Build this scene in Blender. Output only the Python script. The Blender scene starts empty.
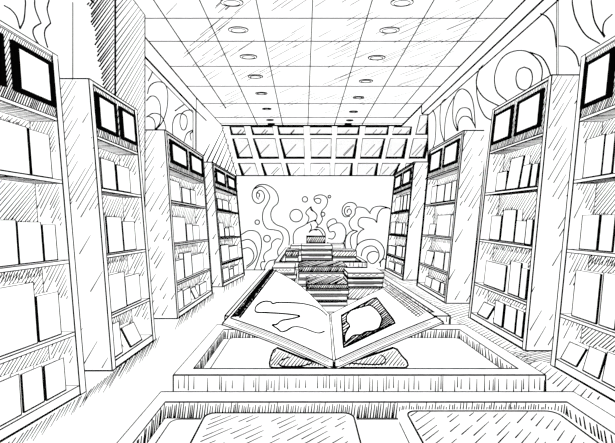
import bpy, math, random
from mathutils import Vector as V

# ---------------------------------------------------------------- camera, world, light, exposure
S = bpy.context.scene
COL = S.collection
EYE = 1.4
F = 400.0                                       # focal length in pixels of the 615 px frame
cam_d = bpy.data.cameras.new('camera')
cam = bpy.data.objects.new('camera', cam_d)
COL.objects.link(cam)
cam.location = (0, 0, EYE)
cam.rotation_euler = (math.pi / 2, 0, 0)
cam_d.sensor_width = 36.0
cam_d.lens = F * 36.0 / 615.0
cam_d.shift_x = 3.5 / 615.0
cam_d.shift_y = 3.5 / 615.0
cam_d.clip_start = 0.05
S.camera = cam

w = bpy.data.worlds.new('daylight')
S.world = w
w.use_nodes = True
w.node_tree.nodes['Background'].inputs[0].default_value = (1, 1, 1, 1)
w.node_tree.nodes['Background'].inputs[1].default_value = 1.0

S.view_settings.view_transform = 'Standard'
S.view_settings.look = 'None'
S.view_settings.gamma = 1.0
S.view_settings.use_curve_mapping = False
S.view_settings.exposure = 0.0
S.cycles.diffuse_bounces = 0

# added shadowless fill suns, not lamps of the room: every side lit alike
def sun(rx, ry, e):
    d = bpy.data.lights.new('fill_sun', 'SUN')
    d.energy = e
    d.angle = .3
    d.use_shadow = False
    if hasattr(d, 'cycles'):
        try:
            d.cycles.cast_shadow = False
        except Exception:
            pass
    o = bpy.data.objects.new('fill_sun', d)
    COL.objects.link(o)
    o.rotation_euler = (rx, ry, 0)
    o.location = (0, 3, 4)
E_ = 3.75
sun(0, 0, E_)                       # from above
sun(math.pi, 0, E_)                 # added fill from below
sun(math.pi / 2, 0, E_)             # along the aisle, from the viewer
sun(-math.pi / 2, 0, E_ * .6)
sun(0, math.pi / 2, E_)             # added fill from both sides
sun(0, -math.pi / 2, E_)

# ---------------------------------------------------------------- materials
def mat_noise(name, c0, c1, scale):
    m = bpy.data.materials.new(name)
    m.use_nodes = True
    nt = m.node_tree
    for n in list(nt.nodes):
        nt.nodes.remove(n)
    out = nt.nodes.new('ShaderNodeOutputMaterial')
    d = nt.nodes.new('ShaderNodeBsdfDiffuse')
    tc = nt.nodes.new('ShaderNodeTexCoord')
    no = nt.nodes.new('ShaderNodeTexNoise')
    no.inputs['Scale'].default_value = scale
    r = nt.nodes.new('ShaderNodeValToRGB')
    r.color_ramp.elements[0].position = .35
    r.color_ramp.elements[1].position = .65
    r.color_ramp.elements[0].color = (*c0, 1)
    r.color_ramp.elements[1].color = (*c1, 1)
    nt.links.new(tc.outputs['Object'], no.inputs['Vector'])
    nt.links.new(no.outputs['Fac'], r.inputs['Fac'])
    nt.links.new(r.outputs['Color'], d.inputs['Color'])
    nt.links.new(d.outputs['BSDF'], out.inputs['Surface'])
    return m

PAPER = mat_noise('white_paper', (.90, .90, .895), (.93, .93, .93), 14)
INK = mat_noise('black_ink', (.0004, .0004, .0004), (.0012, .0012, .0012), 60)
PENCIL = mat_noise('thin_ink', (.004, .004, .004), (.014, .014, .014), 50)

def mat_glass():
    m = bpy.data.materials.new('window_glass')
    m.use_nodes = True
    nt = m.node_tree
    for n in list(nt.nodes):
        nt.nodes.remove(n)
    out = nt.nodes.new('ShaderNodeOutputMaterial')
    mix = nt.nodes.new('ShaderNodeMixShader')
    tr = nt.nodes.new('ShaderNodeBsdfTransparent')
    gl = nt.nodes.new('ShaderNodeBsdfGlossy')
    fr = nt.nodes.new('ShaderNodeFresnel')
    gl.inputs['Roughness'].default_value = .05
    nt.links.new(fr.outputs[0], mix.inputs[0])
    nt.links.new(tr.outputs[0], mix.inputs[1])
    nt.links.new(gl.outputs[0], mix.inputs[2])
    nt.links.new(mix.outputs[0], out.inputs['Surface'])
    return m
GLASS = mat_glass()

def mat_lamp():
    m = bpy.data.materials.new('lamp_lens')
    m.use_nodes = True
    nt = m.node_tree
    for n in list(nt.nodes):
        nt.nodes.remove(n)
    out = nt.nodes.new('ShaderNodeOutputMaterial')
    e = nt.nodes.new('ShaderNodeEmission')
    e.inputs[1].default_value = 1.2
    nt.links.new(e.outputs[0], out.inputs['Surface'])
    return m
LAMP = mat_lamp()
MATS = [PAPER, INK, PENCIL, GLASS, LAMP]
P_, I_, T_, G_, L_ = range(5)
CAMP = V((0, 0, EYE))

# ---------------------------------------------------------------- helpers
def px_w(n, Y):                                  # pen width: n pen strokes wide for something Y metres down the room
    return n * Y / F

PEN, NIB = 1.5, 1.95                            # line weight of outlines and of hatching strokes

class MB:
    def __init__(s, seed=1):
        s.v, s.f, s.m = [], [], []
        s.r = random.Random(seed)
    def face(s, pts, mat=P_):
        i = len(s.v)
        s.v += [V(p) for p in pts]
        s.f.append(tuple(range(i, i + len(pts))))
        s.m.append(mat)
    def tube(s, pts, d, mat=I_, closed=False, n=4):
        pts = [V(p) for p in pts]
        q = [pts[0]]
        for p in pts[1:]:
            if (p - q[-1]).length > 1e-6:
                q.append(p)
        if closed and (q[0] - q[-1]).length < 1e-6:
            q.pop()
        pts = q
        N = len(pts)
        if N < 2:
            return
        ds = d if isinstance(d, (list, tuple)) else [d] * N
        if len(ds) != N:
            ds = [ds[0] + (ds[-1] - ds[0]) * i / (N - 1) for i in range(N)]
        base = len(s.v)
        up = None
        for i, p in enumerate(pts):
            a = pts[i - 1] if (i > 0 or closed) else p
            b = pts[(i + 1) % N] if (i < N - 1 or closed) else p
            t = (b - a)
            if t.length < 1e-9:
                t = V((0, 0, 1))
            t.normalize()
            if up is None:
                up = V((0, 0, 1)) if abs(t.z) < .9 else V((1, 0, 0))
            e1 = up - t * up.dot(t)
            if e1.length < 1e-4:
                e1 = t.orthogonal()
            e1.normalize()
            up = e1
            e2 = t.cross(e1)
            for k in range(n):
                an = 2 * math.pi * (k + .5) / n
                s.v.append(p + (e1 * math.cos(an) + e2 * math.sin(an)) * ds[i] * .5 * 1.12 * PEN)
        rng = N if closed else N - 1
        for i in range(rng):
            j = (i + 1) % N
            for k in range(n):
                l = (k + 1) % n
                s.f.append((base + i * n + k, base + i * n + l, base + j * n + l, base + j * n + k))
                s.m.append(mat)
        if not closed:
            s.f.append(tuple(base + k for k in reversed(range(n)))); s.m.append(mat)
            s.f.append(tuple(base + (N - 1) * n + k for k in range(n))); s.m.append(mat)
    def hexa(s, c, ink=0, mat=P_, skip=(), inkmat=I_):
        """c: 8 corners, bottom 0-3 around, top 4-7 above them"""
        for q in ((3, 2, 1, 0), (4, 5, 6, 7), (0, 1, 5, 4), (1, 2, 6, 5), (2, 3, 7, 6), (3, 0, 4, 7)):
            s.face([c[i] for i in q], mat)
        if ink:
            for i, (a, b) in enumerate(((0, 1), (1, 2), (2, 3), (3, 0), (4, 5), (5, 6), (6, 7), (7, 4), (0, 4), (1, 5), (2, 6), (3, 7))):
                if i not in skip:
                    s.tube([c[a], c[b]], ink, inkmat)
    def box(s, x0, x1, y0, y1, z0, z1, ink=0, mat=P_, skip=()):
        s.hexa([V(p) for p in ((x0, y0, z0), (x1, y0, z0), (x1, y1, z0), (x0, y1, z0), (x0, y0, z1), (x1, y0, z1), (x1, y1, z1), (x0, y1, z1))], ink, mat, skip)
    def stroke(s, a, b, n, wd, mat=I_):
        d = (b - a)
        if d.length < 1e-5:
            return
        side = d.normalized().cross(n) * wd * .5 * NIB
        up = n * .0012
        q = [a - side, b - side * .5, b + side * .5, a + side]
        s.hexa([p - up for p in q] + [p + up * .2 for p in q], 0, mat)
    def hatch(s, A, B, C, D, dirn, sp, wd, off=.003, j=(.15, .15), p=1.0, mat=I_, jit=.25, maxlen=None):
        """pen strokes on the flat quad ABCD; dirn in metres along AB and away from it"""
        A, B, C, D = V(A), V(B), V(C), V(D)
        e1 = (B - A).normalized()
        n = e1.cross(D - A)
        if n.length < 1e-9:
            return
        n.normalize()
        e2 = n.cross(e1)
        if n.dot(CAMP - A) < 0:
            nn = -n
        else:
            nn = n
        poly = [((q - A).dot(e1), (q - A).dot(e2)) for q in (A, B, C, D)]
        L = math.hypot(*dirn)
        dx, dy = dirn[0] / L, dirn[1] / L
        nx, ny = -dy, dx
        pr = [q[0] * nx + q[1] * ny for q in poly]
        t = min(pr) + sp * s.r.random()
        while t < max(pr):
            hits = []
            for i in range(4):
                a, b = poly[i], poly[(i + 1) % 4]
                da = a[0] * nx + a[1] * ny - t
                db = b[0] * nx + b[1] * ny - t
                if (da < 0) != (db < 0):
                    f = da / (da - db)
                    x, y = a[0] + (b[0] - a[0]) * f, a[1] + (b[1] - a[1]) * f
                    hits.append(x * dx + y * dy)
            if len(hits) >= 2 and s.r.random() < p:
                t0, t1 = min(hits), max(hits)
                ln = t1 - t0
                a = t0 + ln * j[0] * s.r.random()
                b = t1 - ln * j[1] * s.r.random()
                segs = [(a, b)]
                if maxlen and b - a > maxlen:
                    segs = []
                    q = a
                    while q < b:
                        l2 = maxlen * (.5 + .5 * s.r.random())
                        segs.append((q, min(b, q + l2)))
                        q += l2 + maxlen * (.25 + .5 * s.r.random())
                for a, b in segs:
                    if b - a > sp * .3:
                        pa = A + e1 * (a * dx + t * nx) + e2 * (a * dy + t * ny) + nn * off
                        pb = A + e1 * (b * dx + t * nx) + e2 * (b * dy + t * ny) + nn * off
                        s.stroke(pa, pb, nn, wd, mat)
            t += sp * (1 + jit * (s.r.random() * 2 - 1))
    def build(s, name, parent=None, loc=None):
        me = bpy.data.meshes.new(name)
        o = bpy.data.objects.new(name, me)
        COL.objects.link(o)
        org = V((0, 0, 0))
        if parent is not None:
            org = V(parent['_org']) if '_org' in parent else V((0, 0, 0))
            o.parent = parent
            o['_org'] = tuple(org)
        elif loc is not None:
            org = V(loc)
            o.location = org
            o['_org'] = tuple(org)
        me.from_pydata([tuple(v - org) for v in s.v], [], s.f)
        used = sorted(set(s.m))
        idx = {m: i for i, m in enumerate(used)}
        for m in used:
            me.materials.append(MATS[m])
        me.polygons.foreach_set('material_index', [idx[m] for m in s.m])
        me.update()
        return o

def thing(name, loc, label, cat, group=None):
    o = bpy.data.objects.new(name, None)
    COL.objects.link(o)
    o.location = loc
    o['_org'] = tuple(loc)
    o['label'] = label
    o['category'] = cat
    if group:
        o['group'] = group
    return o

def tag(o, label, cat, group=None):
    o['label'] = label
    o['category'] = cat
    if group:
        o['group'] = group
    return o

def struct(o):
    o['kind'] = 'structure'
    return o

def spline(pts, n=7):
    pts = [V(p) for p in pts]
    if len(pts) < 3:
        return pts
    q = [pts[0] * 2 - pts[1]] + pts + [pts[-1] * 2 - pts[-2]]
    out = []
    for i in range(1, len(q) - 2):
        p0, p1, p2, p3 = q[i - 1:i + 3]
        for k in range(n):
            t = k / n
            out.append(.5 * ((2 * p1) + (p2 - p0) * t + (2 * p0 - 5 * p1 + 4 * p2 - p3) * t * t + (3 * p1 - p0 - 3 * p2 + p3) * t ** 3))
    out.append(pts[-1])
    return out

def on_x(px, py, X):                             # where a line of sight meets the wall plane X
    Y = X * F / (px - 304.0)
    return V((X, Y, EYE - (py - 225.0) * Y / F))
def on_y(px, py, Y):
    return V(((px - 304.0) * Y / F, Y, EYE - (py - 225.0) * Y / F))
def on_z(px, py, Z):
    Y = (EYE - Z) * F / (py - 225.0)
    return V(((px - 304.0) * Y / F, Y, Z))
def PX(p):
    return 304 + F * p.x / p.y
def PY(p):
    return 225 - F * (p.z - EYE) / p.y

def lerp(a, b, t):
    return a + (b - a) * t

CEIL = 4.5
YB = 12.35
# ---------------------------------------------------------------- floor
m = MB(3)
m.box(-3.0, 4.3, -.6, 12.6, -.12, 0)
def floor_shadow_band(pts, d, sp, wd, j=(.3, .3), p=1, maxlen=None):
    m.hatch(*[V((x, y, 0)) for x, y in pts], d, sp, wd, .003, j, p, maxlen=maxlen)
# bookcase shadows drawn as pen strokes along the foot, aisle side and gaps
def foot_shadow_strokes(xa, xb, y0, y1, sgn, step, length, wd, dirx, jit=.35):
    """short parallel strokes starting at the foot line (xa,y0)-(xb,y1)"""
    L = y1 - y0
    n = int(L / step)
    for i in range(n):
        f_ = (i + m.r.random() * .6) / n
        a = V((lerp2(xa, xb, f_) + sgn * .015, y0 + L * f_, .003))
        k = length * (1 - jit * m.r.random())
        b = a + V((sgn * dirx[0] * k, -dirx[1] * k, 0))
        m.stroke(a, b, V((0, 0, 1)), wd)
def lerp2(a, b, t):
    return a + (b - a) * t
foot_shadow_strokes(-1.93, -1.82, 2.45, 3.4, 1, .042, .34, .0040, (.33, .94))
foot_shadow_strokes(-1.83, -1.83, 3.4, 3.85, 1, .055, .42, .0045, (.26, .97))
foot_shadow_strokes(-1.83, -1.83, 3.85, 5.05, 1, .062, .60, .005, (.25, .97))
foot_shadow_strokes(-1.88, -1.88, 6.0, 8.4, 1, .11, .85, .007, (.20, .98))
foot_shadow_strokes(-1.84, -1.64, 9.1, 11.0, 1, .18, 1.0, .011, (.17, .98))
for (y0, y1, xa, wd_) in ((3.2, 4.4, 2.42, .30), (4.5, 6.0, 2.43, .26), (7.1, 9.2, 2.48, .36), (10.2, 12.2, 2.45, .38)):
    floor_shadow_band([(xa - wd_, y0), (xa, y0), (xa, y1), (xa - wd_, y1)], (1.05, 1), .058 if y0 < 6 else .09, px_w(.75, y0), (.25, .03))
floor_shadow_band([(2.15, 4.0), (3.1, 4.0), (3.1, 4.46), (2.25, 4.46)], (1, .5), .034, .0075, (.25, .1))
floor_shadow_band([(2.15, 6.0), (3.1, 6.0), (3.1, 7.05), (2.15, 7.05)], (1, .9), .10, .012, (.2, .1))
floor_shadow_band([(2.15, 9.2), (3.1, 9.2), (3.1, 10.2), (2.15, 10.2)], (1, .9), .16, .017, (.2, .1))
struct(m.build('floor'))

# ---------------------------------------------------------------- ceiling with grid lines
m = MB(4)
m.box(-3.0, 3.04, -.6, 12.42, CEIL, CEIL + .12)
m.box(3.04, 4.3, 10.3, 12.42, 5.05, 5.17)
for Y in (3.4, 4.1, 4.75, 5.3, 5.99, 6.74, 7.8, 8.92, 10.2, 11.5, 12.15):
    m.tube([(-2.62, Y, CEIL), (3.04, Y, CEIL)], px_w(.85 if Y < 12 else .7, Y), I_)
m.tube([(-2.62, 12.4, CEIL), (3.04, 12.4, CEIL)], px_w(2.0, 12.4))
for X, Y1 in ((-2.07, 10.6), (-1.44, 12.4), (-.66, 12.4), (.12, 12.4), (.94, 12.4), (1.79, 12.3), (2.6, 11.6)):
    m.tube([(X, 3, CEIL), (X, Y1, CEIL)], [px_w(.8, 4), px_w(.8, 11)], I_)
m.tube([(-2.62, 3, CEIL - .01), (-2.62, 12.4, CEIL - .01)], [px_w(1.1, 5), px_w(1.3, 11)])
m.tube([(3.04, 3, CEIL - .01), (3.04, 12.4, CEIL - .01)], [px_w(1.1, 5), px_w(1.3, 11)])
r = random.Random(8)
for i in range(105):
    Y = r.uniform(5.2, 11.6) if i % 3 else r.uniform(5.2, 7.5)
    X = r.uniform(-2.3, 2.4)
    k = r.uniform(.35, 1.0)
    for q in range(r.choice((1, 2))):
        a = V((X + q * .12, Y + q * .08, CEIL - .004))
        b = a + V((.52 * k, -.62 * k, 0))
        if b.x < 2.9:
            m.stroke(a, b, V((0, 0, -1)), px_w(.42, min(Y, 9)), T_)
struct(m.build('ceiling'))

# ---------------------------------------------------------------- side walls with swirling line murals
def curve_on(mb, f, pts, z0, sc, wd, off, closed=False):
    """pts in the frame of a detail: offset z0, scale sc; f maps to the wall"""
    q = spline([(z0[0] + x / sc, z0[1] + y / sc, 0) for x, y in pts])
    P = [f(a.x, a.y) + off for a in q]
    mb.tube(P, [px_w(wd, p.y) for p in P], I_)

XL = -2.88
m = MB(5)
m.box(XL - .12, XL, -.6, 9.75, 0, CEIL)
m.box(XL - .12, -2.70, 5.88, 9.75, 0, CEIL)
fl = lambda a, b: on_x(a, b, -2.70 if a > 140 else XL)
off = V((.004, 0, 0))
for c in ([(38, 152), (50, 130), (60, 105)],
          [(35, 215), (45, 180), (70, 160), (105, 158), (125, 175), (135, 220), (130, 290), (110, 350), (80, 390)],
          [(30, 250), (50, 228), (75, 230), (95, 260), (100, 310), (95, 360), (70, 395)],
          [(30, 330), (60, 312), (90, 315), (110, 335), (125, 380), (122, 398)],
          [(35, 325), (60, 335), (72, 360), (72, 395)],
          [(215, 268), (190, 285), (170, 300)],
          [(160, 415), (158, 370), (170, 330), (195, 312), (225, 325), (230, 360), (220, 390), (205, 390), (195, 360), (200, 320), (220, 300), (250, 295), (266, 300)],
          [(215, 450), (230, 410), (265, 390)], [(250, 445), (245, 415), (258, 400)]):
    curve_on(m, fl, c, (140, 50), 4.917, .85, off)
for c in ([(20, 30), (60, 55), (90, 95), (108, 160)], [(108, 160), (130, 110), (138, 30), (138, 0)],
          [(190, 0), (190, 30), (200, 70), (225, 128)], [(225, 128), (190, 150), (180, 175), (190, 210), (212, 245)],
          [(270, 0), (262, 30), (260, 60), (278, 128)], [(278, 128), (250, 160), (245, 200), (262, 265)]):
    curve_on(m, fl, c, (0, 0), 5.54, .9, off)
# pen shading where the wall meets the pillar
struct(m.build('wall_left'))

XR = 3.2
m = MB(6)
m.box(XR, XR + .12, -.6, 10.3, 0, CEIL)
fr_ = lambda a, b: on_x(a, b, XR)
off = V((-.004, 0, 0))
for c in ([(285, 42), (310, 55), (330, 90), (338, 150)], [(345, 145), (375, 150), (400, 175), (410, 210)],
          [(388, 0), (390, 20), (400, 60), (430, 110), (475, 138)], [(448, 0), (450, 18), (460, 70), (490, 118)],
          [(515, 45), (490, 70), (485, 100), (492, 115)],
          [(180, 318), (150, 290), (142, 245), (155, 200), (180, 172), (215, 160), (250, 165), (280, 190), (293, 220), (290, 260)],
          [(255, 165), (290, 180), (310, 210), (320, 240)],
          [(236, 212), (256, 222), (262, 248), (254, 275), (236, 285), (217, 275), (210, 248), (217, 222), (236, 212)],
          [(108, 200), (90, 230), (85, 270), (110, 310), (160, 337)], [(95, 210), (85, 260), (90, 320), (110, 365), (135, 382)]):
    curve_on(m, fr_, c, (450, 0), 3.164, .9, off)
for c in ([(185, 350), (165, 300), (165, 220), (180, 165), (210, 142), (245, 165), (265, 220), (275, 335)],
          [(187, 345), (178, 290), (195, 245), (225, 235), (250, 250), (262, 310)],
          [(190, 350), (190, 310), (210, 280), (240, 280), (262, 305), (275, 335)],
          [(60, 240), (75, 270), (80, 320), (75, 400), (62, 440)],
          [(125, 190), (105, 220), (100, 290), (105, 350), (120, 400)], [(170, 180), (140, 240), (125, 310), (122, 400)]):
    curve_on(m, fr_, c, (420, 60), 4.925, .85, off)
m.tube([on_x(557, -60, XR), on_x(557, 90, XR)], px_w(.8, 5))
m.tube([on_x(558.6, -60, XR), on_x(558.6, 90, XR)], px_w(.5, 5))
m.tube([(XR, 10.3, 0), (XR, 10.3, CEIL)], px_w(1.4, 10.3))
struct(m.build('wall_right'))

# bulkheads (the band between mural and ceiling)
m = MB(7)
ZL = EYE + 2.77
m.box(XL, -2.62, -.6, 9.7, ZL, CEIL)
m.tube([(-2.62, 3, ZL), (-2.62, 9.7, ZL)], [px_w(1, 5), px_w(1.1, 9)])
m.tube([(-2.70, 5.9, ZL - .045), (-2.70, 9.7, ZL - .045)], [px_w(.8, 5), px_w(.8, 9)])
struct(m.build('trim_1'))
m = MB(8)
ZR = EYE + 2.86
m.box(3.04, XR, -.6, 10.3, ZR, CEIL + .12)
m.tube([(3.04, 3, ZR), (3.04, 10.3, ZR)], [px_w(1, 5), px_w(1, 9)])
m.tube([(3.04, 3, ZR + .0), (3.04, 10.3, ZR + .0)], px_w(.8, 6))
m.tube([(XR - .005, 3, ZR - .035), (XR - .005, 10.3, ZR - .035)], [px_w(.9, 5), px_w(.9, 9)])
m.tube([(3.04, 10.3, ZR), (3.04, 10.3, CEIL), ], px_w(1.2, 10))
m.tube([(3.04, 10.3, ZR), (XR, 10.3, ZR), ], px_w(1.2, 10))
struct(m.build('trim_2'))

# left pillar
m = MB(9)
PXL = -2.35
m.box(XL, PXL, 4.98, 5.9, 0, CEIL, px_w(1.1, 5.4))
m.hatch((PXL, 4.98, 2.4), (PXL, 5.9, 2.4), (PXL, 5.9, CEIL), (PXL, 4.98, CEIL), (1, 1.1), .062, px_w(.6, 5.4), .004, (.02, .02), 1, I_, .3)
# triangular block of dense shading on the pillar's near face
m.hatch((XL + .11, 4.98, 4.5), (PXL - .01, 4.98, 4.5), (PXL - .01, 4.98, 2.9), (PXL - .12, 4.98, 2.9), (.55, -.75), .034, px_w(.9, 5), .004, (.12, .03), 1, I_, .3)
struct(m.build('trim_3'))

# slanting pilaster at the far left
m = MB(10)
a0, a1, a2 = V((-2.62, 9.7, 0)), V((-2.62, 9.7, 2.93)), V((-2.62, 9.7, CEIL))
b0, b1, b2 = V((-2.09, 12.34, 0)), V((-2.09, 12.34, 2.93)), V((-2.56, 12.34, CEIL))
m.face([a0, b0, b1, a1]); m.face([a1, b1, b2]); m.face([a1, b2, a2])
m.face([V((-3, 9.7, 0)), a0, a2, V((-3, 9.7, CEIL))])
m.face([b0, V((-3, 12.34, 0)), V((-3, 12.34, CEIL)), b2, b1])
m.face([V((-3, 12.34, 0)), V((-3, 9.7, 0)), V((-3, 9.7, CEIL)), V((-3, 12.34, CEIL))])
m.tube([a0, a2], px_w(.9, 9.7)); m.tube([a0 + V((-.07, 0, 0)), a2 + V((-.07, 0, 0))], px_w(.7, 9.7))
m.tube([b0, b1, b2], px_w(1.0, 12)); m.tube([a2, b2], px_w(1.1, 11))
m.tube([V((-2.62, 9.7, ZL)), a1.lerp(b1, .0) + V((.03, .9, ZL - 2.93))], px_w(.8, 10))
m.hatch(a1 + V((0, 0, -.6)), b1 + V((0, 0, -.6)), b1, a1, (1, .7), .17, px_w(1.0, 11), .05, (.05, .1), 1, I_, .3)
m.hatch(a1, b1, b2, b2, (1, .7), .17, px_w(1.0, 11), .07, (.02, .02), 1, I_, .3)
struct(m.build('trim_4'))

# alcove walls at the far right
m = MB(11)
m.box(XR, 4.3, 10.2, 10.3, 0, 5.1)
m.box(4.2, 4.3, 10.3, 12.4, 0, 5.1)
m.box(3.04, XR, 10.2, 10.3, CEIL + .12, 5.1)
struct(m.build('wall_alcove'))

m = MB(1)
m.box(-3.0, 4.3, -.7, -.6, -.12, CEIL + .12)
struct(m.build('wall_front'))

# ---------------------------------------------------------------- back wall with its mural
m = MB(12)
ZB = EYE + 49.3 * YB / F
m.box(-3.0, 4.3, YB, YB + .1, 0, ZB)
fb = lambda a, b: on_y(a, b, YB)
off = V((0, -.008, 0))
A_ = ((237, 175), 4.43)
B_ = ((310, 175), 4.43)
CU = [(A_, [(97, 108), (88, 98), (88, 80), (100, 68), (115, 75), (122, 95), (115, 115), (95, 126), (75, 115), (67, 90), (75, 62), (95, 45), (120, 42), (145, 50), (170, 70), (183, 100), (180, 125), (160, 145), (150, 170), (155, 200), (175, 220), (205, 232), (225, 250), (232, 280), (230, 312)]),
      (A_, [(97, 100), (100, 84), (86, 78)]),
      (A_, [(78, 62), (103, 50), (125, 60), (140, 80), (145, 100), (135, 125), (118, 155), (113, 185), (118, 215), (135, 238), (165, 243), (190, 250), (203, 270), (203, 290), (195, 310), (185, 325), (180, 340), (183, 358)]),
      (A_, [(195, 285), (175, 283), (155, 300), (150, 325), (125, 345), (118, 365), (125, 385)]), (A_, [(125, 385), (110, 385), (105, 400), (112, 425)]),
      (A_, [(20, 264), (50, 247), (85, 250), (105, 275), (108, 320), (95, 370), (75, 425)]),
      (A_, [(22, 292), (50, 285), (75, 300), (88, 330), (88, 360), (70, 390), (40, 414)]),
      (A_, [(24, 328), (50, 322), (68, 335), (75, 360), (65, 385), (42, 404)]),
      (A_, [(118, 425), (130, 395), (145, 380), (172, 375)]),
      (A_, [(250, 305), (250, 265), (265, 240), (300, 222), (315, 205), (318, 185), (305, 170), (312, 155), (330, 140)]), (A_, [(330, 140), (328, 155), (345, 165), (356, 182)]),
      (A_, [(308, 217), (330, 205), (352, 200)]), (A_, [(318, 255), (330, 235), (325, 215)]), (A_, [(318, 255), (335, 243), (356, 245)]),
      (B_, [(45, 125), (30, 125), (18, 110), (22, 95), (45, 88), (68, 95), (78, 115), (70, 140), (52, 160), (50, 180), (55, 195), (45, 215), (33, 222)]),
      (B_, [(45, 125), (48, 110), (35, 103), (20, 108)]),
      (B_, [(0, 140), (15, 160), (30, 175), (28, 195), (10, 205), (0, 208)]), (B_, [(18, 203), (28, 208), (35, 225), (26, 232), (48, 235), (65, 255), (68, 278)]),
      (B_, [(18, 240), (40, 243), (55, 262), (58, 278)]),
      (B_, [(80, 240), (75, 215), (90, 198), (110, 195), (120, 212)]), (B_, [(120, 212), (95, 222), (82, 235), (88, 252), (105, 250), (112, 265), (100, 283), (80, 280)]),
      (B_, [(118, 212), (140, 215), (157, 240), (158, 270), (148, 300), (135, 308)]),
      (B_, [(165, 168), (165, 158), (174, 150), (183, 160), (178, 175), (160, 178), (152, 160), (160, 142), (178, 140)]),
      (B_, [(178, 182), (155, 185), (142, 165), (148, 138), (170, 122), (195, 125), (208, 140)]),
      (B_, [(200, 150), (215, 142), (245, 148), (268, 172)]), (B_, [(265, 165), (280, 145), (310, 138), (345, 145), (355, 152)]),
      (B_, [(345, 146), (318, 150), (300, 175), (295, 212)]), (B_, [(295, 212), (285, 198), (260, 190), (230, 188), (215, 200), (215, 225), (240, 240)]), (B_, [(240, 240), (225, 248), (210, 270), (208, 310)]),
      (B_, [(200, 150), (198, 175), (180, 195), (173, 215), (185, 240), (208, 248)]), (B_, [(200, 245), (178, 252), (160, 275), (155, 310), (162, 335)]), (B_, [(212, 248), (185, 265), (178, 290), (182, 315), (190, 340)]),
      (B_, [(198, 345), (210, 310), (240, 290), (280, 285), (310, 300), (328, 330), (325, 365), (305, 390)]),
      (B_, [(226, 360), (235, 330), (260, 315), (285, 318), (303, 340), (303, 370), (280, 392), (262, 385), (252, 365), (262, 345), (285, 338), (300, 345)]),
      (B_, [(312, 408), (312, 385), (325, 372), (338, 375)])]
for (z0, sc), c in CU:
    curve_on(m, fb, c, z0, sc, .95, off)
for (z0, sc), (cx, cy, rr) in ((A_, (301, 108, 12)), (A_, (262, 180, 28)), (A_, (90, 209, 10)), (A_, (133, 282, 15)), (B_, (57, 174, 9)), (B_, (86, 96, 6))):
    pts = [fb(z0[0] + (cx + rr * math.cos(t * math.pi / 10)) / sc, z0[1] + (cy + rr * math.sin(t * math.pi / 10)) / sc) + off for t in range(20)]
    m.tube(pts, px_w(1.0, YB), closed=True)
m.tube([(-3, YB - .005, ZB), (4.2, YB - .005, ZB)], px_w(1.0, YB))
m.tube([(-2.1, YB - .005, .005), (4.2, YB - .005, .005)], px_w(1.3, YB))
struct(m.build('wall_back'))

# ---------------------------------------------------------------- glazing above the back wall
YG = 12.42
win = bpy.data.objects.new('window_1', None); COL.objects.link(win); win['kind'] = 'structure'; win['_org'] = (0, 0, 0)
rows = [  # y top, y bottom, panes as (top left, top right, bottom left, bottom right)
    (127.0, 134.8, [(229.5, 244.0, 231, 246), (250.5, 272.5, 252.5, 274), (277.3, 303.6, 278.5, 303.7), (309.8, 331.8, 309.8, 332), (337.3, 360, 337, 359), (365.5, 389, 364.5, 388), (394, 412, 392, 410.8)]),
    (138.7, 158.6, [(232.4, 247.4, 237.4, 253), (253, 275.2, 259.4, 279), (279.4, 304, 284, 304.4), (310.7, 331.3, 311, 331), (336.3, 357.7, 335.7, 355), (362.5, 385.4, 360, 381), (390.2, 407.6, 385.4, 404), (413.3, 429, 408.8, 425)]),
    (163.3, 176.4, [(238, 255, 242, 259), (261, 281, 264.7, 284.4), (285.7, 304, 288.7, 304.2), (310.7, 330, 311, 330), (335, 352.8, 334.4, 352), (358, 378.3, 356.7, 376.6), (382.4, 400.4, 379, 395), (406, 424, 403, 420)])]
fm = MB(13)
X0g, X1g = 215, 437
GT = .14                                        # depth of the frame
def gpt(px, py, y=0.0):
    p = on_y(px, py, YG)
    return V((p.x, YG + y, p.z))
def plate(q):                                   # frame piece with real depth from 4 points, clockwise from top left
    f0 = [gpt(*p) for p in q]
    f1 = [gpt(p[0], p[1], GT) for p in q]
    fm.hexa([f0[3], f0[2], f1[2], f1[3], f0[0], f0[1], f1[1], f1[0]])
prev = 104.0
for ri, (yt, yb, ps) in enumerate(rows):
    if ri == 0:
        plate([(X0g, 112), (417, 112), (417, 127), (X0g, 127)])
        plate([(X0g, 102), (X1g, 102), (X1g, 112), (X0g, 112)])
        plate([(417, 112), (421, 112), (417, yb), (412, yb)])
        plate([(X0g, 127), (ps[0][0], yt), (ps[0][2], yb), (X0g, yb)])
        for a, b in zip(ps[:-1], ps[1:]):
            plate([(a[1], yt), (b[0], yt), (b[2], yb), (a[3], yb)])
        plate([(412, 127), (417, 127), (413, yb), (410.8, yb)])
        plate([(429, 112), (X1g, 112), (X1g, yb), (427.5, yb)])
        plate([(421, 112), (429, 112), (429, 115.5), (420, 115.5)])
    else:
        plate([(X0g, prev), (X1g, prev), (X1g, yt), (X0g, yt)])
        plate([(X0g, yt), (ps[0][0], yt), (ps[0][2], yb), (X0g, yb)])
        for a, b in zip(ps[:-1], ps[1:]):
            plate([(a[1], yt), (b[0], yt), (b[2], yb), (a[3], yb)])
        plate([(ps[-1][1], yt), (X1g, yt), (X1g, yb), (ps[-1][3], yb)])
    prev = yb
fm.build('window_frame', win)
rr = random.Random(5)
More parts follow.
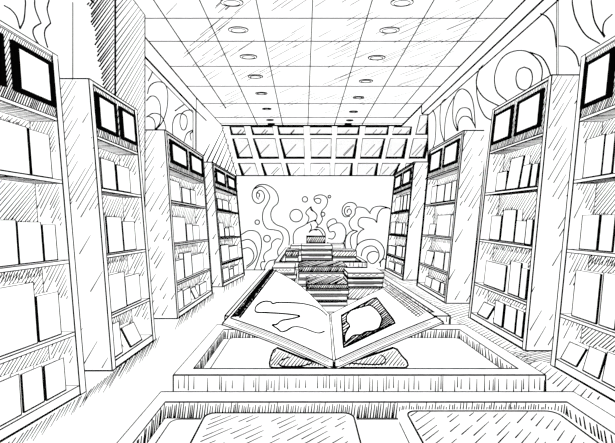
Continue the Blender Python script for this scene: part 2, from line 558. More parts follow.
for ri, (yt, yb, ps) in enumerate(rows):
    qs = [(a, yt) for a in ps]
    if ri == 0:
        qs.append(((420, 429, 415.5, 427.5), 115.5))
    for (a, yt_) in qs:
        m = MB(rr.randint(1, 999))
        tl, tr, br, bl = (a[0], yt_), (a[1], yt_), (a[3], yb), (a[2], yb)
        c = [gpt(*p, y=.08) for p in (tl, tr, br, bl)]
        m.face(c, G_)
        m.face([p + V((0, .012, 0)) for p in reversed(c)], G_)
        e = [gpt(*p, y=-.004) for p in (tl, tr, br, bl)]
        m.tube(e, px_w(.9, YG), closed=True)
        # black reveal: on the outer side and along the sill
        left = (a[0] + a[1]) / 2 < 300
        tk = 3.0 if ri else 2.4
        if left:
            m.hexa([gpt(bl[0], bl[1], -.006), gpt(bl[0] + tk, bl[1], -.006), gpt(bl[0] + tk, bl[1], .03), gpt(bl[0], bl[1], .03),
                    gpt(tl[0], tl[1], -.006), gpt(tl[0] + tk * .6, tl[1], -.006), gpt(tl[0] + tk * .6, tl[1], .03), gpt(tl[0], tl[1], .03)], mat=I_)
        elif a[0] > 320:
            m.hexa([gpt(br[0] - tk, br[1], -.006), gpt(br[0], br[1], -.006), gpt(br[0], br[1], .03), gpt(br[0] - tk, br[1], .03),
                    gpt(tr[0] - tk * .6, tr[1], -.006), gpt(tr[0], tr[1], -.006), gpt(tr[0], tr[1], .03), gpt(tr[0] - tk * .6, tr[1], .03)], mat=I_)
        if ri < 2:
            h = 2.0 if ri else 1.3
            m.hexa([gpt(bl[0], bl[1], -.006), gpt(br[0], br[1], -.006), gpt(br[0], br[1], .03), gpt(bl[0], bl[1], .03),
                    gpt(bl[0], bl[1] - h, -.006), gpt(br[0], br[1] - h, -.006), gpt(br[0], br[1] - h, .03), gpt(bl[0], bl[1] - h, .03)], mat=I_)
        # reflection marks drawn on the glass
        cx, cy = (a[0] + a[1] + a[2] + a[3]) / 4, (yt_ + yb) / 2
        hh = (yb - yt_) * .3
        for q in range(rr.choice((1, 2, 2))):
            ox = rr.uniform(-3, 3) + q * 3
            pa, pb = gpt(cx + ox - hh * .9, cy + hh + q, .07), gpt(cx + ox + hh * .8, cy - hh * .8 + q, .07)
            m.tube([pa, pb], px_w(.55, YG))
        m.build('pane', win)

# ---------------------------------------------------------------- downlights
def downlight(x, y, label, grp, R=.15, ry=.8):
    t = thing('ceiling_light', (x, y, CEIL), label, 'ceiling light', grp)
    a = MB(1)
    n = 20
    prof = [(R, 0), (R, -.012), (R * .74, -.022), (R * .68, -.010)]
    ring = [[V((x + pr * math.cos(2 * math.pi * k / n), y + ry * pr * math.sin(2 * math.pi * k / n), CEIL + pz)) for k in range(n)] for pr, pz in prof]
    for i in range(len(ring) - 1):
        for k in range(n):
            a.face([ring[i][k], ring[i][(k + 1) % n], ring[i + 1][(k + 1) % n], ring[i + 1][k]])
    a.tube(ring[1], px_w(.75, y), closed=True)
    a.tube(ring[2], px_w(.55, y), closed=True)
    a.build('trim_ring', t)
    b = MB(1)
    b.face(list(reversed(ring[3])), L_)
    b.build('lens', t)
    return t
spots = [(-1.0, 5.55), (-1.04, 6.33), (-1.02, 7.34), (-1.01, 8.32), (-1.0, 9.39), (-.99, 10.64), (-1.0, 11.76), (-1.0, 12.25),
         (1.36, 5.55), (1.355, 6.34), (1.34, 7.38), (1.33, 8.58), (1.32, 9.69), (1.35, 10.9), (1.35, 11.8), (1.35, 12.25)]
ordw = ['nearest', 'second nearest', 'third nearest', 'fourth nearest', 'fifth', 'sixth', 'seventh', 'farthest']
proto = None
for i, (x, y) in enumerate(spots):
    side = 'left' if x < 0 else 'right'
    lab = 'round recessed ceiling light, %s in the %s row of eight' % (ordw[i % 8], side)
    k = 1.0 if y < 8 else max(.62, 1 - (y - 8) * .1)
    downlight(x, y, lab, 'recessed ceiling lights', .155 * k, .62)

# ---------------------------------------------------------------- bookcases
class Case:
    def __init__(s, side, bn, bf, tn, tf, depth, hidden=None):
        """corners of the front face: foot near, foot far, top near, top far"""
        s.side = side
        s.bn, s.bf = on_z(*bn, 0), on_z(*bf, 0)
        def top(b, t):
            Z = EYE - (t[1] - 225) * b.y / F
            k = abs((t[0] - 304) * b.y / F) - abs(b.x)
            return Z, k / Z
        s.hn, s.kn = top(s.bn, tn)
        s.hf, s.kf = top(s.bf, tf)
        if hidden:                               # near end runs out of the frame: extend by real metres
            f = (hidden - s.bf.y) / (s.bn.y - s.bf.y)
            s.bn = s.bf + (s.bn - s.bf) * f
            s.hn = s.hf
            s.kn = s.kf + (s.kn - s.kf) * .5
        s.D = depth
        s.W = s.bf.y - s.bn.y
    def P(s, t, v, w):
        b = s.bn.lerp(s.bf, t)
        h, k = lerp(s.hn, s.hf, t), lerp(s.kn, s.kf, t)
        return V((b.x + s.side * (k * v * h + w), b.y, v * h))
    def t_at(s, px, v, w):
        lo, hi = 0.0, 1.0
        f = lambda t: PX(s.P(t, v, w)) * (-s.side)      # rises with t on the left (side -1), falls on the right
        for _ in range(40):
            mid = (lo + hi) / 2
            if f(mid) < px * (-s.side):
                lo = mid
            else:
                hi = mid
        return (lo + hi) / 2
    def v_at(s, py, t):
        b = s.bn.lerp(s.bf, t)
        return (EYE - (py - 225) * b.y / F) / lerp(s.hn, s.hf, t)
    def block(s, mb, t0, t1, v0, v1, w0, w1, ink=0, mat=P_, lean=0.0, skip=()):
        P = s.P
        c = [P(t0, v0, w0), P(t1, v0, w0), P(t1, v0, w1), P(t0, v0, w1),
             P(t0 + lean, v1, w0), P(t1 + lean, v1, w0), P(t1 + lean, v1, w1), P(t0 + lean, v1, w1)]
        mb.hexa(c, ink, mat, skip)

LV_L = [.19, .372, .605, .815, .972]             # shelf tops measured down from the top of the case
LV_R = [.205, .402, .622, .828, .972]
IN_D = .23                                       # inside depth

def build_case(cs, levels, label, grp, seed, rows):
    ym = (cs.bn.y + cs.bf.y) / 2
    wn, wf, wm = px_w(.85, max(cs.bn.y, 2.6)), px_w(.85, cs.bf.y), px_w(.9, ym)
    hw = px_w(.74, ym)
    root = thing('bookcase', cs.P(.5, 0, cs.D / 2), label, 'bookcase', grp)
    st = .065 / cs.W                             # width of the front uprights
    sh = .010                                    # shelf thickness as part of height
    up = 1 if cs.side < 0 else -1
    P = cs.P
    # sides
    m = MB(seed)
    m.tube([P(0, .003, -.004), P(0, .003, cs.D)], px_w(1.1, cs.bn.y))
    cs.block(m, 0, st, 0, 1, 0, cs.D, wn)
    P = cs.P
    m.hatch(P(0, .55, 0), P(0, .55, cs.D), P(0, 1, cs.D), P(0, 1, 0), (cs.side * cs.side * .5 * (1 if cs.side > 0 else -1), .85), px_w(5.2, max(2.8, cs.bn.y)), px_w(.5, cs.bn.y), .004, (.25, .12), 1, I_, .35, .5)
    m.hatch(P(0, .25, 0), P(0, .25, cs.D), P(0, .6, cs.D), P(0, .6, 0), (.5 if cs.side > 0 else -.5, .85), px_w(7, cs.bn.y), px_w(.6, cs.bn.y), .004, (.6, .2), .55, I_, .5, .3)
    m.hatch(P(0, .01, 0), P(0, .01, cs.D), P(0, .25, cs.D), P(0, .25, 0), (.5 if cs.side > 0 else -.5, .85), px_w(8, cs.bn.y), px_w(.6, cs.bn.y), .004, (.1, .5), .7, I_, .5, .3)
    m.build('side_panel', root)
    m = MB(seed + 1)
    cs.block(m, 1 - st, 1, 0, 1, 0, cs.D, wf)
    # shading on the inner face, in the back corner of every bay
    lv = [0] + levels
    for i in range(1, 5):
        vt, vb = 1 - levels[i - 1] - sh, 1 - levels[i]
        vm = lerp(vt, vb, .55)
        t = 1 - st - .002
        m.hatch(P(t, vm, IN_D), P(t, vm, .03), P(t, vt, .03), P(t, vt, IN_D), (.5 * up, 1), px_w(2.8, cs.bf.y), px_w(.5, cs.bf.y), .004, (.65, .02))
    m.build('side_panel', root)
    # back
    m = MB(seed + 2)
    cs.block(m, st, 1 - st, .01, 1 - levels[0], IN_D, cs.D - .01)
    for i in range(1, 5):  # shade hatched in ink on the upper part of each bay
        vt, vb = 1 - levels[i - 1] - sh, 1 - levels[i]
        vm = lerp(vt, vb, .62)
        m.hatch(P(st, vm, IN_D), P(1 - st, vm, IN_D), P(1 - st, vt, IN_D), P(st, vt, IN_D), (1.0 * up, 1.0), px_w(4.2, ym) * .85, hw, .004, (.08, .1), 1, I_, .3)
    # inked book shadows: scribbles behind the tops and far edge of every row
    for i, row in enumerate(rows):
        vs = 1 - levels[i + 1]
        for b_ in row:
            ta, tb = sorted((cs.t_at(b_[0], vs, IN_D), cs.t_at(b_[1], vs, IN_D)))
            v_ = cs.v_at(b_[2], (ta + tb) / 2)
            hv = px_w(3.0, ym) / cs.hn
            sg = 1 if v_ * cs.hn > EYE else 1
            ta, tb = max(st + .01, ta), min(1 - st - .01, tb)
            if tb > ta + .03:
                m.hatch(P(ta, v_ - hv, IN_D - .006), P(tb, v_ - hv, IN_D - .006), P(tb, v_ + hv, IN_D - .006), P(ta, v_ + hv, IN_D - .006), (.6 * up, 1), px_w(2.4, ym), hw * .9, .003, (.02, .55), 1, I_, .5)
        e_ = (max(b_[1] for b_ in row) if cs.side < 0 else min(b_[0] for b_ in row))
        last = max(row, key=lambda q: q[1] * -cs.side)
        if cs.side < 0:
            te = cs.t_at(e_ - .5 * cs.kn * 0, (vs + cs.v_at(last[2], .8)) / 2, IN_D)
            v_ = cs.v_at(last[2], te)
            te2 = min(.995 - st, te + .16)
            if te2 > te + .02:
                m.hatch(P(te, vs + .01, IN_D - .006), P(te2, vs + .01, IN_D - .006), P(te2, v_, IN_D - .006), P(te, v_, IN_D - .006), (1, .55), px_w(2.5, ym), hw * .9, .003, (.0, .45), 1, I_, .4)
    m.tube([P(1 - st, 0, IN_D), P(1 - st, 1 - levels[0], IN_D)], px_w(.75, cs.bf.y))
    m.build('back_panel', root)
    # top board
    m = MB(seed + 3)
    cs.block(m, 0, 1, .990, 1.0, -.004, cs.D, 0)
    for e in ((0, 1, 0), (2, 1, 3)):
        pass
    m.tube([P(0, 1, -.004), P(1, 1, -.004)], wm)
    m.tube([P(0, 1, -.004), P(0, 1, cs.D)], wm)
    m.tube([P(st, .989, -.006), P(1 - st, .989, -.006)], wm * .6)
    m.build('top_board', root)
    # header board with hatched margin
    m = MB(seed + 4)
    cs.block(m, st, 1 - st, 1 - levels[0], .988, .01, .06, wm * .8)
    m.hatch(P(st, 1 - levels[0], .01), P(1 - st, 1 - levels[0], .01), P(1 - st, .985, .01), P(st, .985, .01), (.5 * up, 1), px_w(2.6, ym), hw, .003, (.0, .0), 1, I_, .3)
    m.build('header_board', root)
    # the two black-framed panels
    cuts = ((.085, .48), (.55, .93))
    for q, (t0, t1) in enumerate(cuts):
        v0, v1 = 1 - levels[0] + .028, .968
        if True:
            m = MB(seed + 5 + q)
            fw = .036 if cs.bn.y < 4 else (.042 if cs.bn.y < 5 else (.058 if cs.bn.y < 8 else .08))
            ft = fw * 1.6 / cs.W
            fv = fw / ((cs.hn + cs.hf) / 2)
            for a in ((t0, t1, v0, v0 + fv), (t0, t1, v1 - fv, v1), (t0, t0 + ft, v0, v1), (t1 - ft, t1, v0, v1)):
                cs.block(m, *a, -.016, .010, 0, I_)
            fo = m.build('display_frame', root)
            fo['label'] = 'thick black picture frame'
            g = MB(seed + 7)
            cs.block(g, t0 + ft * .95, t1 - ft * .95, v0 + fv * .9, v1 - fv * .9, -.007, .010)
            g.build('display_panel', fo)
    # shelves
    for i, l in enumerate(levels):
        m = MB(seed + 10 + i)
        v1 = 1 - l
        v0 = v1 - sh if i < 4 else .004
        cs.block(m, st, 1 - st, v0, v1, .004, IN_D, wm * .95)
        if i == 4:
            m.tube([P(1, .002, -.002), P(0, .002, -.002)], px_w(1.0, cs.bn.y))
        if i < 4:  # shade below each shelf, drawn as ink hatching
            if (v0 * cs.hf) > EYE - .1:
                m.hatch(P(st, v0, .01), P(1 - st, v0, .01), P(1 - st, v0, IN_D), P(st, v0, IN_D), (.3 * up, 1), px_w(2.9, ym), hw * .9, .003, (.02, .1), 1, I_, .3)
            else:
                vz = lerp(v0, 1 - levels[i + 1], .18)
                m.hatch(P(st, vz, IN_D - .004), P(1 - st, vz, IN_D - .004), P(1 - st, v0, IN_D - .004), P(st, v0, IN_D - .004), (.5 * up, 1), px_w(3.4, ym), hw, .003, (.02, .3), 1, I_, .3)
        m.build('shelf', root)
    return root

ROWS = ['top', 'second', 'third', 'bottom']
ORD = ['first', 'second', 'third', 'fourth', 'fifth']
def build_books(cs, levels, rows, cname, grp, seed, detail):
    """rows: for every shelf the books as (foot start, foot end, top height, extra lean) measured on the case front"""
    rnd = random.Random(seed)
    for i, row in enumerate(rows):
        vs = 1 - levels[i + 1]
        row = sorted(row, key=lambda b: b[0] * (-cs.side))
        n = len(row)
        prev = (.065 + px_w(.9, cs.bn.y)) / cs.W
        prev_lean = 0
        info = []
        for k, b in enumerate(row):
            W0 = .035
            xa, xb = (b[0], b[1]) if cs.side < 0 else (b[1], b[0])
            info.append([cs.t_at(xa, vs, W0), cs.t_at(xb, vs, W0), b])
        hs = []
        for k, (t0, t1, b) in enumerate(info):
            t0 = max(t0, prev)
            t1 = min(t1, 1 - .065 / cs.W - .012)
            if t1 - t0 < .012:
                t1 = t0 + .02
            prev = t1 + px_w(1.7, cs.P(t0, vs, 0).y) / cs.W
            v1 = cs.v_at(b[2], (t0 + t1) / 2)
            lean_px = b[3] if len(b) > 3 else 0
            Ym = cs.P(t0, vs, .035).y
            lean = lean_px * Ym * Ym / (F * abs(cs.P(t0, vs, .035).x)) / cs.W * (-cs.side)
            hs.append((t0, t1, v1, lean))
        for k in range(len(hs)):                 # leaning books rest against, not inside, what stands beside them
            t0, t1, v1, ln = hs[k]
            if k == 0:
                ln = max(ln, (.065 + px_w(.9, cs.bn.y)) / cs.W - t0)
            else:
                a0, a1, av, al = hs[k - 1]
                gap = px_w(1.7, cs.P(t0, vs, 0).y) / cs.W
                hc = min(av, v1) - vs
                need = a1 + al * hc / (av - vs) + gap - t0
                have = ln * hc / (v1 - vs)
                if have < need:
                    room = (t1 - t0) * .35
                    push = min(room, need - have)
                    t0 += push
                    if need - have - push > 0:
                        rest = need - have - push
                        if ln < 0:
                            ln += rest * (v1 - vs) / hc
                        else:
                            ln += rest * (v1 - vs) / hc
            hs[k] = (t0, t1, v1, ln)
        k = len(hs) - 1
        t0, t1, v1, ln = hs[k]
        over = t1 + ln - (1 - .065 / cs.W - .01)
        if over > 0:
            hs[k] = (t0, t1 - over, v1, ln)
        vmax = max(h[2] for h in hs)
        for k, (t0, t1, v1, lean) in enumerate(hs):
            wid = (t1 - t0) * cs.W
            hgt = (v1 - vs) * cs.hn
            Tk = .075 if wid > .13 else .15
            W0 = .03 + rnd.uniform(0, .015)
            y_ = cs.P(t0, vs, 0).y
            iw = px_w(.95, max(y_, 2.6))
            v0 = vs + .002 / cs.hn + iw * 1.0 / cs.hn
            pos = 'only' if n == 1 else ORD[k]
            look = 'narrow' if wid < .11 else ('broad' if wid > .3 else ('tall' if v1 > vmax - .004 else 'short'))
            if abs(lean) * cs.W > .02:
                look = 'leaning'
            lab = '%s white book, %s from the near end, %s shelf, %s' % (look, pos, ROWS[i], cname)
            loc = cs.P((t0 + t1) / 2, v0, W0 + Tk / 2)
            if detail:
                m = MB(seed + i * 7 + k)
                cv = min(.012, Tk * .14)
                tc = cv / cs.W
                cs.block(m, t0, t1, v0, v1, W0, W0 + cv, 0, lean=lean)                  # front board
                m.tube([cs.P(t0, v0, W0), cs.P(t0 + lean, v1, W0), cs.P(t1 + lean, v1, W0), cs.P(t1, v0, W0)], iw * .85)
                cs.block(m, t0, t1, v0, v1, W0 + Tk - cv, W0 + Tk, 0, lean=lean)        # back board
                m.tube([cs.P(t0, v0, W0 + Tk), cs.P(t0 + lean, v1, W0 + Tk), cs.P(t1 + lean, v1, W0 + Tk)], iw * .6)
                cs.block(m, t0, t0 + tc, v0, v1, W0 + cv, W0 + Tk - cv, 0, lean=lean)   # spine
                m.tube([cs.P(t0, v0, W0), cs.P(t0 + lean, v1, W0)], iw * 1.35)
                m.tube([cs.P(t0, v0, W0), cs.P(t1, v0, W0)], iw * 1.3)
                bk = m.build('book', loc=loc)
                m = MB(seed)
                cs.block(m, t0 + tc, t1 - tc * .8, v0 + .003, v1 - .006, W0 + cv, W0 + Tk - cv, 0, lean=lean)
                for q in (.35, .65):
                    ww = lerp(W0 + cv, W0 + Tk - cv, q)
                    m.tube([cs.P(t0 + tc + lean, v1 - .0055, ww), cs.P(t1 - tc + lean, v1 - .0055, ww)], iw * .5)
                m.build('page_block', bk)
            else:
                m = MB(seed + i * 7 + k)
                cs.block(m, t0, t1, v0, v1, W0, W0 + Tk, iw * .75, lean=lean)
                m.tube([cs.P(t0, v0, W0), cs.P(t0 + lean, v1, W0)], iw * 1.0)
                bk = m.build('book', loc=loc)
            tag(bk, lab, 'book', grp)

LC, RC = 'left', 'right'
cases = [
    # side, foot near, foot far, top near, top far, depth, near end if cut by the frame
    (-1, (10, 437), (86, 392), (3.6, 20.8), (57.3, 56), .42, 2.25, 'nearest left bookcase', 'tall white bookcase nearest the viewer on the left, row of large face-out books',
     [[(-14, 31, 121), (31, 53, 132)], [(-16, 18, 220), (18, 43.5, 222), (43.5, 58, 224.7)],
      [(-20, 38, 287), (40.5, 62.5, 294)], [(-24, 21, 383), (24.5, 45, 370), (46, 66, 362)]]),
    (-1, (112.3, 371.4), (155.3, 340), (88.7, 78.7), (136.6, 109.8), .42, None, 'second left bookcase', 'tall white bookcase second on the left, just before the hatched pillar',
     [[(97.5, 102.4, 157), (102.4, 117.3, 160), (117.3, 131, 166.5)], [(105.3, 108.5, 215), (108.7, 124.2, 217), (124.4, 137, 221.5)],
      [(110.5, 126.5, 273.5), (126.9, 141.6, 275)], [(113.5, 122.7, 323, -1), (128.4, 141.6, 322, -7)]]),
    (-1, (177.5, 319.1), (212.6, 294), (164.6, 130), (203.2, 155.9), .42, None, 'third left bookcase', 'white bookcase third on the left, past the hatched pillar',
     [[(170, 181.5, 181, -3), (182.5, 190.5, 188.5), (191, 196, 190)], [(173.5, 186.5, 217), (187, 193, 224), (193, 200, 225.5)],
      [(176.3, 184.4, 260), (184.8, 192.3, 252.5), (192.7, 204, 254)], [(178, 183.5, 291), (183.8, 191, 289), (193.5, 199.5, 286, -4), (200.5, 207, 283)]]),
    (-1, (222.6, 287.3), (244.6, 275.6), (212, 162.2), (235.4, 176), .28, None, 'farthest left bookcase', 'small-looking white bookcase farthest on the left beside the back mural',
     [[(218, 222.4, 199), (222.7, 228.8, 200.5), (229, 231.6, 203)], [(220, 224.8, 223), (225.2, 229.3, 228), (229.7, 234.5, 227)],
      [(222, 229.6, 245), (230, 238.3, 246)], [(223.5, 229.3, 268), (229.8, 233.6, 269), (234, 238.8, 265.5)]]),
    (1, (608, 398.6), (550.8, 365.4), (647, 8), (581.6, 57), .42, 2.95, 'nearest right bookcase', 'tall white bookcase nearest the viewer on the right, cut by the picture edge',
     [[(582, 600.7, 137), (602, 612, 134)], [(579, 596.4, 215), (598, 612, 215)],
      [(571.4, 596, 272), (598, 614, 274)], [(560.3, 576, 342, 8), (582.4, 600, 348, 5), (602, 618, 354, 3)]]),
    (1, (525.5, 351.4), (468.6, 317.6), (552, 75), (493, 109.8), .42, None, 'second right bookcase', 'tall white bookcase second on the right with two black-framed panels above',
     [[(495, 505.7, 172), (506, 519.2, 158, 3), (519.6, 529.4, 165, 2), (529.8, 536, 164, 1)], [(489, 499.5, 216), (499.9, 513, 210), (513.6, 524.3, 221), (524.9, 531.5, 219.5)],
      [(483.7, 504, 263), (507.4, 518, 262), (519, 525.5, 268.6)], [(477, 488, 302, 6), (493.4, 502.2, 302), (502.8, 513.8, 307), (515, 521.4, 311)]]),
    (1, (445.8, 303.8), (416.6, 286), (464.2, 130.5), (429.6, 150.4), .42, None, 'third right bookcase', 'white bookcase third on the right, under the narrow end of the side mural',
     [[(430.6, 435.8, 186), (436.2, 443.8, 185), (444.2, 450.3, 183), (450.7, 455, 181)], [(428, 435, 224, 1), (435.5, 449, 215), (449.4, 452.5, 215)],
      [(424.5, 433.2, 251, 2), (433.8, 443.2, 252), (443.8, 448, 252.5)], [(424.5, 430.4, 277, 1), (431, 439.6, 280, 1), (440, 443.6, 283)]]),
    (1, (403, 280.5), (384.8, 270.6), (414.2, 162), (394.8, 174.2), .6, None, 'farthest right bookcase', 'small-looking white bookcase farthest on the right beside the glazing',
     [[(394.5, 399.6, 197), (400.2, 402.4, 196), (402.8, 406, 195)], [(389, 394.8, 222), (395.4, 401.6, 223)],
      [(388, 395, 246), (395.6, 401.3, 246)], [(388.4, 394, 262), (394.8, 401, 264)]]),
]
for i, (sd, bn, bf, tn, tf, dp, hid, cname, lab, rows_) in enumerate(cases):
    cs = Case(sd, bn, bf, tn, tf, dp, hid)
    lv = LV_L if sd < 0 else LV_R
    build_case(cs, lv, lab, 'tall bookcases along both walls', 100 * (i + 1), rows_)
    build_books(cs, lv, rows_, cname, 'books on the %s' % cname, 1000 * (i + 1), i in (0, 1, 4, 5))

# ---------------------------------------------------------------- display tables down the middle
TOP = .75
def table(x0, x1, y0, y1, rim, rimf, label, ap=.08, tray=.06, liner=None, seed=1, inkk=1.0, hat=2.4):
    xc, yc = (x0 + x1) / 2, (y0 + y1) / 2
    root = thing('display_table', (xc, yc, 0), label, 'table', 'display tables down the middle')
    xl, xr = x0 + rim[0], x1 - rim[1]
    ya, yb = y0 + rimf[0], y1 - rimf[1]
    wi = px_w(1.1 * inkk, max(y0, 1.45))
    m = MB(seed)
    zb = TOP - ap
    # rim: four mitred pieces
    o = [(x0, y0), (x1, y0), (x1, y1), (x0, y1)]
    n = [(xl, ya), (xr, ya), (xr, yb), (xl, yb)]
    for i in range(4):
        j = (i + 1) % 4
        m.hexa([V((*o[i], zb)), V((*o[j], zb)), V((*n[j], zb)), V((*n[i], zb)), V((*o[i], TOP)), V((*o[j], TOP)), V((*n[j], TOP)), V((*n[i], TOP))])
    m.tube([V((*p, TOP)) for p in o], [wi, wi], closed=True)
    m.tube([V((*p, TOP)) for p in n], wi * .95, closed=True)
    m.tube([V((*p, zb)) for p in o], wi, closed=True)
    for p in o:
        m.tube([V((*p, zb)), V((*p, TOP))], wi)
    # upright pen strokes on the front edge and the tray walls
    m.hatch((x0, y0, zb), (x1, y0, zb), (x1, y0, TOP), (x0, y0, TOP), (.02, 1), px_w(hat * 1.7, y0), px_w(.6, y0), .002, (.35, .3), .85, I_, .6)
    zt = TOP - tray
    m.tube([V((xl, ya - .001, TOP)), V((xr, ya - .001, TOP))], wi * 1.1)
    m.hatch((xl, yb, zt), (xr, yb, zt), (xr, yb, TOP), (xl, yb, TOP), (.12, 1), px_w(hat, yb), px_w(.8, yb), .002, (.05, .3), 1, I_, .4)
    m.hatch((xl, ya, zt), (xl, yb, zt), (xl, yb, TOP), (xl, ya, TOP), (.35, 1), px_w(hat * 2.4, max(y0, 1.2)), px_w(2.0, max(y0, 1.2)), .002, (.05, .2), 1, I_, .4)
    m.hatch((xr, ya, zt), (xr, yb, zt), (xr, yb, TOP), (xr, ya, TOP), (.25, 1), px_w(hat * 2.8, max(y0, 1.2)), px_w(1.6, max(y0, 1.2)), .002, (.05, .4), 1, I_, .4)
    m.build('rim', root)
    m = MB(seed + 1)
    m.box(xl - .01, xr + .01, ya - .01, yb + .01, zb, zt)
    m.tube([(xl, ya, zt), (xr, ya, zt), (xr, yb, zt), (xl, yb, zt)], wi * .9, closed=True)
    m.build('tray', root)
    if liner:
        m = MB(seed + 2)
        a, b, c, d = liner
        rr_ = .03
        pts = []
        for cx, cy, s0 in ((a + rr_, c + rr_, 180), (b - rr_, c + rr_, 270), (b - rr_, d - rr_, 0), (a + rr_, d - rr_, 90)):
            for q in range(5):
                an = math.radians(s0 + q * 22.5)
                pts.append(V((cx + rr_ * math.cos(an), cy + rr_ * math.sin(an), zt + .012)))
        m.face(pts)
        low = [p - V((0, 0, .011)) for p in pts]
        for q in range(len(pts)):
            m.face([low[q], low[(q + 1) % len(pts)], pts[(q + 1) % len(pts)], pts[q]])
        m.tube(pts, wi * .8, closed=True)
        m.build('tray_liner', root)
    for sx in (x0 + .04, x1 - .1):
        for sy in (y0 + .05, y1 - .11):
            m = MB(seed + 3)
            m.box(sx, sx + .06, sy, sy + .06, 0, zb, wi * .8)
            m.build('leg', root)
    return root

table(-.557, 1.049, .70, 1.557, (.047, .083), (.08, .088), 'white tray-top display table nearest the viewer, holding two closed books', liner=(-.474, .93, .80, 1.436), seed=31)
table(-.566, 1.046, 1.733, 2.608, (.066, .078), (.075, .118), 'white tray-top display table under the big open book', liner=(-.455, .955, 1.82, 2.47), seed=41)
table(-.565, 1.043, 2.857, 5.9, (.07, .075), (.12, .12), 'long white display table stacked with books behind the open book', ap=.062, tray=.05, seed=51)
table(-.52, 1.10, 7.0, 11.5, (.08, .08), (.12, .2), 'far white display table stacked with books near the back wall', ap=.09, tray=.05, seed=61, inkk=.9, hat=2.2)

# ---------------------------------------------------------------- closed books in the nearest tray
ZT = TOP - .06 + .012
def rounded_slab(mb, x0, x1, y0, y1, z0, z1, r, ink, flare=0.0, inset=.004):
    def ring(z, g, rad):
        pts = []
        for cx, cy, s0 in ((x0 - g + rad, y0 - g + rad, 180), (x1 + g - rad, y0 - g + rad, 270), (x1 + g - rad, y1 + g - rad, 0), (x0 - g + rad, y1 + g - rad, 90)):
            for q in range(6):
                an = math.radians(s0 + q * 18)
                pts.append(V((cx + rad * math.cos(an), cy + rad * math.sin(an), z)))
        return pts
    R = [ring(z0, 0, r), ring(lerp(z0, z1, .35), flare, r), ring(lerp(z0, z1, .85), flare * .6, r), ring(z1, -inset, r)]
    n = len(R[0])
    for a, b in zip(R[:-1], R[1:]):
        for k in range(n):
            mb.face([a[k], a[(k + 1) % n], b[(k + 1) % n], b[k]])
    mb.face(R[-1]); mb.face(list(reversed(R[0])))
    mb.tube(R[-1], ink, closed=True)
    mb.tube(R[0], ink, closed=True)
for (x0, x1, lab, thick) in ((-.352, .178, 'large closed book with diagonal pen strokes, left one in nearest tray', .02), (.335, .905, 'large thick closed book with rounded spine, right one in nearest tray', .035)):
    m = MB(int(x0 * 100) + 70)
    rounded_slab(m, x0, x1, .95, 1.428, ZT + .008, ZT + .008 + thick, .035, px_w(1.3, 1.4), .006, .004 if x0 < 0 else .022)
    z = ZT + .008 + thick
    m.hatch((x0 + .02, .97, z), (x1 - .02, .97, z), (x1 - .03, 1.405, z), (x0 + .03, 1.405, z), (1, 1), .026, px_w(.55, 1.4), .0015, (.1, .1), 1, I_, .3, .13)
    if x0 > 0:
        for q in range(4):
            xx, zz = lerp(x0 - .004, x0 + .022, q / 4), lerp(ZT + thick * .6, z, q / 4)
            m.tube([(xx, .96, zz), (xx, 1.38, zz + .001)], px_w(.8, 1.3))
    bk = m.build('closed_book', loc=((x0 + x1) / 2, 1.2, ZT))
    tag(bk, lab, 'book', 'closed books in the nearest tray')

# ---------------------------------------------------------------- cradle under the open book
m = MB(77)
zc0 = TOP - .06 + .012 + .013
prof = [(-.125, .703), (-.15, .706), (-.164, .718), (-.166, .735), (-.158, .77), (-.147, .795), (-.13, .808), (.0, .755), (.14, .704), (.30, .764), (.43, .808), (.45, .80), (.46, .785), (.475, .765), (.495, .745), (.502, .725), (.49, .707), (.47, .703)]
prof = [(x, max(z, .712)) if abs(x - .14) > .01 else (x, .711) for x, z in prof]
ya, yb = 1.93, 2.42
fr = [V((x, ya, z)) for x, z in prof]
bk_ = [V((x, yb, z)) for i, (x, z) in enumerate(prof)]
m.face(fr); m.face(list(reversed(bk_)))
n = len(prof)
for k in range(n):
    m.face([fr[k], bk_[k], bk_[(k + 1) % n], fr[(k + 1) % n]])
m.tube(fr, px_w(1.5, 1.93), closed=True)
m.hatch((-.165, ya, .722), (.12, ya, .722), (.11, ya, .723), (-.14, ya, .80), (.8, 1), .013, px_w(.6, 1.9), .003, (.03, .03))
m.hatch((.16, ya, .722), (.49, ya, .722), (.45, ya, .80), (.18, ya, .723), (.8, 1), .013, px_w(.6, 1.9), .003, (.03, .03))
m.tube(spline([(-.07, ya - .004, .765), (-.115, ya - .004, .745), (-.11, ya - .004, .722), (-.02, ya - .004, .72), (.04, ya - .004, .735)]), px_w(1, 1.9))
m.tube(spline([(.22, ya - .004, .735), (.33, ya - .004, .728), (.385, ya - .004, .735), (.39, ya - .004, .76), (.37, ya - .004, .775)]), px_w(1, 1.9))
tag(m.build('book_cradle', loc=(.17, 2.15, zc0)), 'dark hatched cradle with rounded corners propping up the big open book', 'book stand')

# ---------------------------------------------------------------- the big open book
gN, gF = V((.14, 1.87, .77)), V((.163, 2.50, .845))
LN, LF = V((-.358, 1.92, .960)), V((-.208, 2.60, 1.127))
RN, RF = V((.638, 1.93, .962)), V((.553, 2.58, 1.018))
root = thing('open_book', (.15, 2.15, .72), 'huge open book lying in a V on the cradle, one drawing on each page', 'book')
TH = .034
def wing(N0, F0, N1, F1, bulge, curl=0.0):
    """s from the gutter outwards, t from the near edge to the far one, h below the page"""
    def f(s, t, h=0.0):
        a, b = N0.lerp(N1, s), F0.lerp(F1, s)
        p = a.lerp(b, t)
        up = V((0, -.12, 1)).normalized()
        p = p + up * (bulge * math.sin(math.pi * min(1, s * 1.0)) * (1 - .3 * t)) + up * (curl * t * math.sin(math.pi * s))
        out = (N1 - N0).normalized()
        nrm = V((-out.z, 0, out.x)) if out.x > 0 else V((out.z, 0, -out.x))
        return p - nrm * h
    return f
